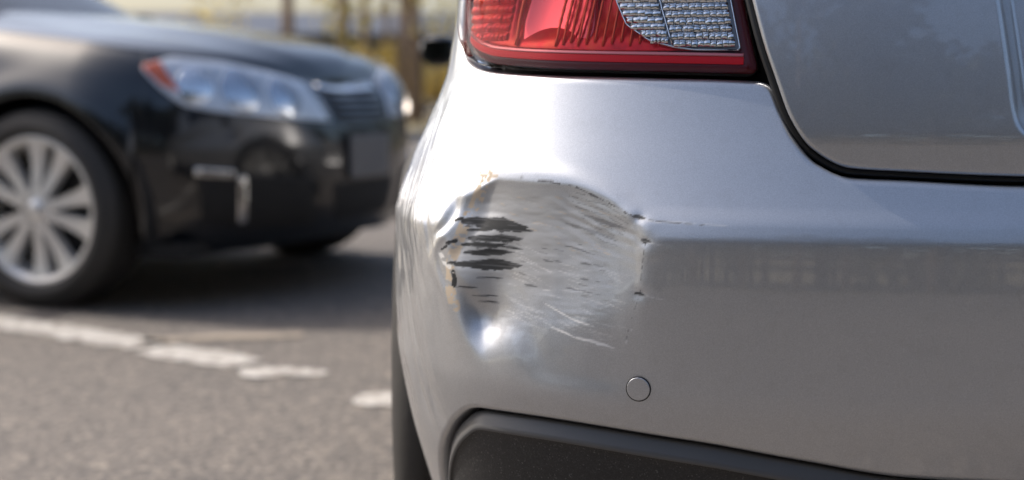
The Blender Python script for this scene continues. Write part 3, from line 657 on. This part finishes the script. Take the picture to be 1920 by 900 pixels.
# bonnet closes the front between the flanks
sb = np.linspace(SP.smax - .001, SP.s_at_y(4.25), 50); yb = np.interp(sb, SP.S, SP.Y); zb = pchip(yb, [1.2, 1.9, 4.2, 4.8, 5.26], [.96, .955, .93, .84, .70])
Lf = s_flank(-sb, zb); Rt = s_flank(sb, zb); u = np.linspace(0, 1, 24); wv = np.hypot(*(Lf - Rt)[:, :2].T)
G = Lf[:, None] * (1 - u[None, :, None]) + Rt[:, None] * u[None, :, None]; G[..., 2] += .06 * (wv[:, None] / 1.76) * (1 - (2 * u[None] - 1)**2)
adopt(mk('bonnet', G, quads(50, 24)[:, ::-1], M_silver))
gh = empty('tmp'); greenhouse(gh, XC, .945, 1.42, (.80, 1.40, 4.35, 3.6), (.58, 1.62, 3.35, 3.2), M_silver, M_window)
for ch in list(gh.children):
    ch.parent = car; ch.location = -OFF
    if ch.name.startswith('windscreen'): ch.name = 'rear_window_glass'
    elif ch.name.startswith('rear_window'): ch.name = 'windscreen_glass'
bpy.data.objects.remove(gh)
fb = MB(); fb.box((XC, 3.3, .24), (1.60, 3.5, .06)); adopt(fb.build('underbody', M_inner, None, False))
for x, y, o in ((-.047, Y_AX1, -1), (XC * 2 + .047, Y_AX1, 1), (-.03, Y_AX2, -1), (XC * 2 + .03, Y_AX2, 1)):
    wheel(car, Vector((x, y, .335)) - OFF, o, R=.335)
# door mirror on the near side, far down the flank
def door_mirror(side):
    x = XC + side * (.88 - .05); m = MB(); V = []
    for i, (dx, r) in enumerate(((0, .012), (.05, .016), (.08, .046), (.11, .056), (.15, .052), (.175, .030), (.18, .002))):
        for a in np.linspace(0, 2 * np.pi, 20, endpoint=False): V.append((x + side * dx, 4.18 + r * .9 * math.cos(a), .835 + r * .85 * math.sin(a) * (1 if i > 1 else .7)))
    m.add(V, quads(7, 20, 0, True) if side < 0 else quads(7, 20, 0, True)[:, ::-1]); return adopt(m.build('door_mirror', M_blackgloss))
for sd in (-1, 1):
    dm = door_mirror(sd)
    g = MB(); x = XC + sd * .955; g.box((x, 4.127, .835), (.085, .004, .062)); o = g.build('mirror_glass', M_mirror, None, False); o.parent = dm

# ------------------------------------------------------------------ black saloon, front quarter towards the camera
QP = Plan(0, 0, .90, .62, 2.1, 4.65, .5, 2.6)
def q_top(s): return pchip(np.abs(s), [0, .28, .40, .63, .85, 1.1, 1.35, 1.7, 2.1, 4.4, 5.0, 5.9], [.73, .762, .785, .815, .838, .862, .888, .925, .952, .965, .95, .93])
def d_q(Z, s):
    h = (np.asarray(Z) - .17) / (q_top(s) - .17); return pchip(h, [0, .10, .3, .5, .7, .85, .95, 1.], [.09, .04, .008, 0, .012, .040, .085, .13])
def s_q(s, Z, ins=0.):
    y = np.interp(np.abs(s), QP.S, QP.Y); fl = 0
    for c in (.76, 3.51): fl = fl + .018 * np.exp(-((np.hypot(y - c, np.asarray(Z) - .325) - .40) / .06)**2) * (y > .39)
    return QP.at(s, d_q(Z, s) - fl + ins, Z)
def saloon(name, loc, rz, paint, label, detail=True):
    car = empty(name, loc, rz); tag(car, label, 'car')
    AX = (.76, 3.51); RA = .378
    def low(y):
        z = np.full_like(y, .185)
        for c in AX:
            q = RA**2 - (y - c)**2; z = np.where(q > 0, np.maximum(z, .325 + np.sqrt(np.maximum(q, 0))), z)
        return z
    def skirt(nm, s0, s1, n, m=paint, nr=36):
        ss = np.linspace(s0, s1, n); y = np.interp(np.abs(ss), QP.S, QP.Y); lo = low(y)
        if nm == 'front_bumper': lo = pchip(np.abs(ss), [0, .23, .7, 1.1], [.205, .195, .182, .180])
        f = np.linspace(0, 1, nr)[:, None]; Z = lo[None] * (1 - f) + q_top(ss)[None] * f
        return panel(nm, np.broadcast_to(ss, Z.shape).copy(), Z, s_q, m, car, .002, .025)
    sa = QP.s_at_y; g = .003; SB = sa(.36)
    skirt('front_bumper', -SB, SB, 160)
    for sd in (-1, 1):
        for nm, a, b, n in (('fender', SB, sa(1.51), 150), ('front_door', sa(1.51), sa(2.45), 40), ('rear_door', sa(2.45), sa(3.15), 40), ('rear_quarter', sa(3.15), sa(4.12), 150)):
            skirt(nm, *((-b + g, -a - g) if sd < 0 else (a + g, b - g)), n)
    ss = np.r_[np.linspace(-QP.smax, -sa(4.12) - g, 60)]; 
    for sd in (-1, 1):
        a, b = (-QP.smax, -sa(4.12) - g) if sd < 0 else (sa(4.12) + g, QP.smax); skirt('rear_bumper', a, b, 50)
    # bonnet and boot lid bridge the two shoulders
    for nm, s0, s1, cr in (('bonnet', .002, sa(1.55), .075), ('boot_lid', QP.smax - .002, sa(3.9), .05)):
        sb = np.linspace(s0, s1, 60); zb = q_top(sb); Lf = s_q(-sb, zb); Rt = s_q(sb, zb); u = np.linspace(0, 1, 40); wv = np.hypot(*(Lf - Rt)[:, :2].T)
        G = Lf[:, None] * (1 - u[None, :, None]) + Rt[:, None] * u[None, :, None]; q = np.abs(2 * u - 1)[None]
        G[..., 2] += cr * (wv[:, None] / 1.7)**.7 * (1 - q**2.6) - .012 * np.exp(-((q - .62) / .10)**2) * (wv[:, None] / 1.7)
        Fs = quads(60, 40); mk(nm, G, Fs if s0 < 1 else Fs[:, ::-1], paint, car)
    greenhouse(car, 0, .952, 1.40, (.775, 1.18, 4.05, 4.2), (.56, 2.15, 3.55, 3.4), paint, M_window)
    m = MB(); m.box((0, 2.2, .20), (1.55, 3.9, .05)); m.build('underbody', M_inner, car, False)
    m = MB(); m.box((0, 2.6, .62), (1.3, 1.7, .5)); m.build('seats', M_seat, car, False)
    for x, y, o in ((-.795, .76, -1), (.795, .76, 1), (-.795, 3.51, -1), (.795, 3.51, 1)):
        wheel(car, (x, y, .325), o, R=.328, rimR=.25)
        # dark liner inside the arch
        a = np.linspace(-.2, np.pi + .2, 30); V = [(xx, y + .42 * math.cos(t), .325 + .42 * math.sin(t)) for xx in (x - o * -.06, x - o * .20) for t in a]
        mk('arch_liner', V, quads(2, 30), M_inner, car)
    def strip(nm, pts, wd, th, m, parent=car):
        P = np.array(pts, float); d = np.r_[0, np.cumsum(np.hypot(*np.diff(P, axis=0).T))]; t = np.linspace(0, d[-1], 40)
        p = np.stack([np.interp(t, d, P[:, 0]), np.interp(t, d, P[:, 1])], -1); k = np.gradient(p, axis=0); k /= np.hypot(*k.T)[:, None]; nn = np.stack([-k[:, 1], k[:, 0]], -1)
        return fillpoly(nm, np.r_[p + nn * wd / 2, (p - nn * wd / 2)[::-1]], s_q, m, parent, -th, 3, .003, th + .004, nres=80)
    mir = lambda P: [(-a, b) for a, b in P]
    for sg in (lambda P: P, mir):
        HL = [(-.954, .796), (-.84, .822), (-.63, .806), (-.42, .772), (-.30, .745), (-.226, .610), (-.514, .631), (-.713, .651), (-.813, .67), (-.889, .728)]
        hl = fillpoly('headlight', rounded(sg(HL), .02), s_q, M_lampsilver, car, -.003, 10, .003, .012)
        if detail:
            for c, r, mm in (((-.42, .695), .066, M_lampcore), ((-.60, .718), .072, M_lampcore), ((-.765, .735), .060, M_chrome)):
                a = np.linspace(0, 2 * np.pi, 40, endpoint=False); lp = np.stack([c[0] + r * 1.05 * np.cos(a), c[1] + r * np.sin(a)], -1)
                fillpoly('lamp_bowl', sg([tuple(p) for p in lp]), s_q, mm, hl, -.006, 8, .002, .004, disp=lambda s, z, c=sg([c])[0], r=r: -.010 * (1 - np.clip(((s - c[0])**2 + (z - c[1])**2) / r**2, 0, 1)))
            fillpoly('turn_signal', rounded(sg([(-.948, .797), (-.885, .812), (-.822, .712), (-.880, .737)]), .01), s_q, M_amber, hl, -.007, 5, .002, .006)
            fillpoly('lens', rounded(sg(HL), .02), s_q, M_lens, hl, -.022, 10, .004, .018)
        # lower intake bezel with chrome corner bars
        fillpoly('fog_bezel', rounded(sg([(-.775, .463), (-.34, .41), (-.30, .255), (-.58, .262), (-.755, .29)]), .02), s_q, M_inner, car, -.003, 6, .003, .010)
        strip('chrome_bar', sg([(-.782, .456), (-.655, .443)]), .022, .010, M_softchrome)
        strip('chrome_bar', sg([(-.625, .433), (-.619, .282)]), .026, .012, M_softchrome)
    fillpoly('grille', rounded([(-.20, .715), (.20, .715), (.17, .60), (-.17, .60)], .02), s_q, M_inner, car, -.002, 6, .003, .008)
    for z, wd in ((.692, .009), (.665, .009), (.640, .009), (.615, .009)):
        strip('grille_slat', [(-.195 + (.715 - z) * .3, z), (0, z), (.195 - (.715 - z) * .3, z)], wd, .008, M_blackgloss)
    strip('grille_bar', [(-.19, .728), (-.1, .722), (0, .720), (.1, .722), (.19, .728)], .014, .014, M_chrome)
    fillpoly('lower_intake', rounded([(-.22, .39), (.22, .39), (.19, .265), (-.19, .265)], .02), s_q, M_inner, car, -.003, 6, .003, .008)
    fillpoly('number_plate', rounded([(-.14, .555), (.14, .555), (.14, .405), (-.14, .405)], .006), lambda s, z, i=0.: s_q(s, z * 0 + .48, i) * [1, 1, 0] + np.stack([0 * s, 0 * s, z], -1), M_plate, car, -.018, 4, .002, .012)
    for sd in (-1, 1):
        V = []; m = MB()
        for i, (dx, r) in enumerate(((0, .02), (.06, .03), (.10, .07), (.17, .08), (.22, .06), (.235, .003))):
            for a in np.linspace(0, 2 * np.pi, 16, endpoint=False): V.append((sd * (.80 + dx), 1.72 + r * .8 * math.cos(a), 1.0 + r * .8 * math.sin(a)))
        Fs = quads(6, 16, 0, True); m.add(V, Fs if sd < 0 else Fs[:, ::-1]); m.build('door_mirror', paint, car)
    return car
sal = saloon('black_saloon', (-.52, 5.163, 0), math.radians(67), M_black_paint, 'black saloon with silver alloy wheel and amber corner headlight parked behind the damaged car')
def copy_tree(o, parent=None, swap=None):
    c = o.copy(); C.objects.link(c); c.parent = parent
    if o.type == 'MESH' and swap and o.data.materials and o.data.materials[0] in swap:
        c.material_slots[0].link = 'OBJECT'; c.material_slots[0].material = swap[o.data.materials[0]]
    for ch in o.children: copy_tree(ch, c, swap)
    return c
for (x, y, a, lab) in ((-2.62, 34.5, 100, 'white car parked far off between the tree trunks'), (-1.6, 34.0, 80, 'white car far off, partly hidden by the silver hatchback')):
    c = copy_tree(sal, None, {M_black_paint: M_white_paint}); c.name = 'white_car'; c.location = (x, y, 0); c.rotation_euler = (0, 0, math.radians(a)); tag(c, lab, 'car', 'white cars parked in the distance')

# ------------------------------------------------------------------ far side: access road, building, trees
sheet('access_road', -60, 60, 31, 38, -.015, M_asph)
M_wall = mat('grey_cladding', (.11, .12, .15), .7); M_roof = mat('blue_grey_roof', (.08, .095, .125), .6); M_pane = mat('window_pane', (.05, .06, .07), .1)
bd = empty('low_building', (-4, 72, 0)); tag(bd, 'long low grey building beyond the trees', 'building')
m = MB(); m.box((0, 0, 1.5), (60, 8, 3.0)); m.build('wall', M_wall, bd, False)
m = MB(); V = [(-31, -5, 2.9), (31, -5, 2.9), (31, 0, 4.1), (-31, 0, 4.1), (-31, 5, 2.9), (31, 5, 2.9)]; m.add(V, [(0, 1, 2, 3), (3, 2, 5, 4), (0, 3, 4), (1, 5, 2), (0, 4, 5, 1)]); m.build('roof', M_roof, bd, False)
for k in range(14):
    m = MB(); m.box((-26 + 4 * k, -4.02, 1.6), (1.8, .08, 1.2)); m.build('window', M_pane, bd, False)

def leafmat(name, stops, trans=.35):
    m = mat(name, (.1, .1, .04), .7); oi = N(m, 'ShaderNodeAttribute'); oi.attribute_name = 'tint'
    c = ramp(m, oi.outputs['Fac'], stops); L(m, c, B(m).inputs['Base Color'])
    tr = N(m, 'ShaderNodeBsdfTranslucent'); mx = N(m, 'ShaderNodeMixShader'); mx.inputs[0].default_value = trans; L(m, c, tr.inputs[0])
    out = m.node_tree.nodes['Material Output']; L(m, B(m).outputs[0], mx.inputs[1]); L(m, tr.outputs[0], mx.inputs[2]); L(m, mx.outputs[0], out.inputs[0]); return m
M_leaf = leafmat('autumn_leaves', [(0, (.22, .20, .06)), (.45, (.52, .44, .14)), (1, (.76, .62, .26))])
M_shrub = leafmat('dry_shrub_leaves', [(0, (.26, .20, .05)), (.5, (.58, .45, .13)), (1, (.75, .62, .28))])
M_dleaf = leafmat('woodland_leaves', [(0, (.03, .04, .012)), (.5, (.07, .075, .025)), (1, (.16, .13, .05))])
M_bark = mat('bark', (.24, .18, .14), .9); _n = noise(M_bark, 8, 5); _c = ramp(M_bark, _n.outputs['Fac'], [(.3, (.14, .10, .08)), (.7, (.40, .30, .23))]); L(M_bark, _c, B(M_bark).inputs['Base Color'])
def leaves(name, cent, rad, n, size, m, parent, g):
    """n leaf faces scattered in the given ellipsoid clumps"""
    cent = np.asarray(cent, float); rad = np.asarray(rad, float); k = g.integers(0, len(cent), n)
    d = g.normal(size=(n, 3)); d /= np.linalg.norm(d, axis=1)[:, None]; p = cent[k] + d * rad[k] * g.uniform(.35, 1, (n, 1))**.6
    a = g.normal(size=(n, 3)); a /= np.linalg.norm(a, axis=1)[:, None]; b = np.cross(a, g.normal(size=(n, 3))); b /= np.linalg.norm(b, axis=1)[:, None]
    sz = size * g.uniform(.6, 1.4, (n, 1)); V = np.stack([p - a * sz, p + b * sz * .55, p + a * sz, p - b * sz * .55], 1).reshape(-1, 3)
    return mk(name, V, np.arange(n * 4).reshape(n, 4), m, parent, False, {'tint': np.repeat(np.clip(g.uniform(0, 1, n) * .7 + g.uniform(0, .3, len(cent))[k], 0, 1), 4)})
def limbs(tr, h, r, lean, g, f0=.30):
    """trunk and limbs; returns the limb ends"""
    top = Vector((lean[0], lean[1], h)); tr.tube([Vector((0, 0, -.1)), Vector((lean[0] * .2, lean[1] * .25, h * .33)), Vector((lean[0] * .6, lean[1] * .5, h * .66)), top], [r * 1.25, r, r * .75, r * .3], 8)
    ends = [top]
    for k in range(8):
        f = g.uniform(f0, .85); a = g.uniform(0, 6.28); l = h * g.uniform(.18, .33); s = Vector((lean[0] * f, lean[1] * f, h * f))
        e = s + Vector((math.cos(a) * l, math.sin(a) * l, l * g.uniform(.2, .9))); tr.tube([s, (s + e) / 2 + Vector((0, 0, .06 * l)), e], [r * .45, r * .3, r * .1], 6); ends.append(e)
    return ends
g = np.random.default_rng(11)
for x, y, h, r, lean, lab in ((-3.05, 25.5, 6.5, .17, (.3, 0), 'slim brown tree just past the bonnet of the black saloon'), (-3.3, 33.0, 7.5, .16, (-.4, 0), 'thin far tree between the two brown trunks'),
                              (-2.62, 29.6, 7, .10, (.2, .3), 'thinnest tree trunk left of the white car'), (-1.72, 25.8, 7.0, .19, (-.25, 0), 'thick tan tree trunk beside the silver hatchback'), (-2.15, 27.2, 6, .13, (.35, 0), 'leaning tan tree left of the thickest trunk'),
                              (-4.4, 28.0, 7, .18, (.2, 0), 'tree standing behind the bonnet of the black saloon')):
    t = empty('tree', (x, y, -.02)); tag(t, lab, 'tree', 'trees at the far edge of the lot'); tr = MB(); en = limbs(tr, h, r * .62, lean, g, .30); tr.build('trunk', M_bark, t)
    cen = [tuple(e) for e in en] + [tuple(e + Vector((g.uniform(-.8, .8), g.uniform(-.8, .8), g.uniform(-.9, .5)))) for e in en]
    leaves('crown', cen, [(.75, .75, .60)] * len(cen), 1900, .08, M_leaf, t, g)
for x, y, h, lab in ((-2.72, 27.6, 1.35, 'yellow dry shrub right of the brown trunk'), (-2.1, 28.4, 1.5, 'tall yellow shrub in the middle of the trunks'), (-1.5, 30.0, 1.1, 'low yellow shrub beside the thick tan trunk'), (-3.75, 28.8, 1.3, 'yellow shrub left of the brown trunk'), (-5.2, 29, 1.5, 'yellow shrub behind the black saloon')):
    t = empty('shrub', (x, y, -.02)); tag(t, lab, 'shrub', 'dry shrubs under the trees'); st = MB()
    cen = []
    for k in range(7):
        a = g.uniform(0, 6.28); e = Vector((math.cos(a) * .35, math.sin(a) * .35, h * g.uniform(.5, .95))); st.tube([(0, 0, 0), e * .5 + Vector((0, 0, .05)), e], [.018, .012, .005], 5); cen.append(tuple(e * .75)); cen.append(tuple(e))
    st.build('stems', M_bark, t); leaves('foliage', cen, [(.22, .22, .24)] * len(cen), 1300, .05, M_shrub, t, g)
# the wood that surrounds the rest of the lot (behind and beside the camera; it shows in the paintwork)
wood = MB(); cen = []; rad = []
spots = [(g.uniform(-34, 36), g.uniform(-30, -17)) for _ in range(70)] + [(g.uniform(-40, -26), g.uniform(-16, 30)) for _ in range(26)] + [(g.uniform(28, 40), g.uniform(-16, 40)) for _ in range(24)] + [(g.uniform(-40, -12), g.uniform(40, 60)) for _ in range(14)] + [(g.uniform(1, 40), g.uniform(30, 60)) for _ in range(20)]
for x, y in spots:
    back = y < -16; h = g.uniform(8, 12) if back else g.uniform(5.5, 10); tr = MB(); en = limbs(tr, h, .16, (g.uniform(-.5, .5), g.uniform(-.5, .5)), g, .5 if back else .3); o = Vector((x, y, -.02)); wood.add([Vector(v) + o for v in tr.v], tr.f)
    for e in en: cen.append(tuple(e + o)); rad.append((1.3, 1.3, 1.1)); cen.append(tuple(e + o + Vector((g.uniform(-1, 1), g.uniform(-1, 1), g.uniform(-1, 1))))); rad.append((1.2, 1.2, 1.0))
for x in np.arange(-36, 38, .55):
    if vnoise(x * .33, 0, 4) > .68: continue                    # openings where the sky shows under the crowns
    cen.append((x + g.uniform(-.4, .4), -19 + g.uniform(-2, 2), g.uniform(.3, 3.4))); rad.append((.9, .9, 1.1))
    cen.append((x + g.uniform(-.4, .4), -22 + g.uniform(-2, 2), g.uniform(1.5, 4.5))); rad.append((1.0, 1.0, 1.1))
wd = wood.build('woodland', M_bark); tag(wd, 'woodland around the parking lot', 'trees', kind='stuff')
lv = leaves('foliage', cen, rad, 140000, .26, M_dleaf, wd, g); lv['kind'] = 'stuff'
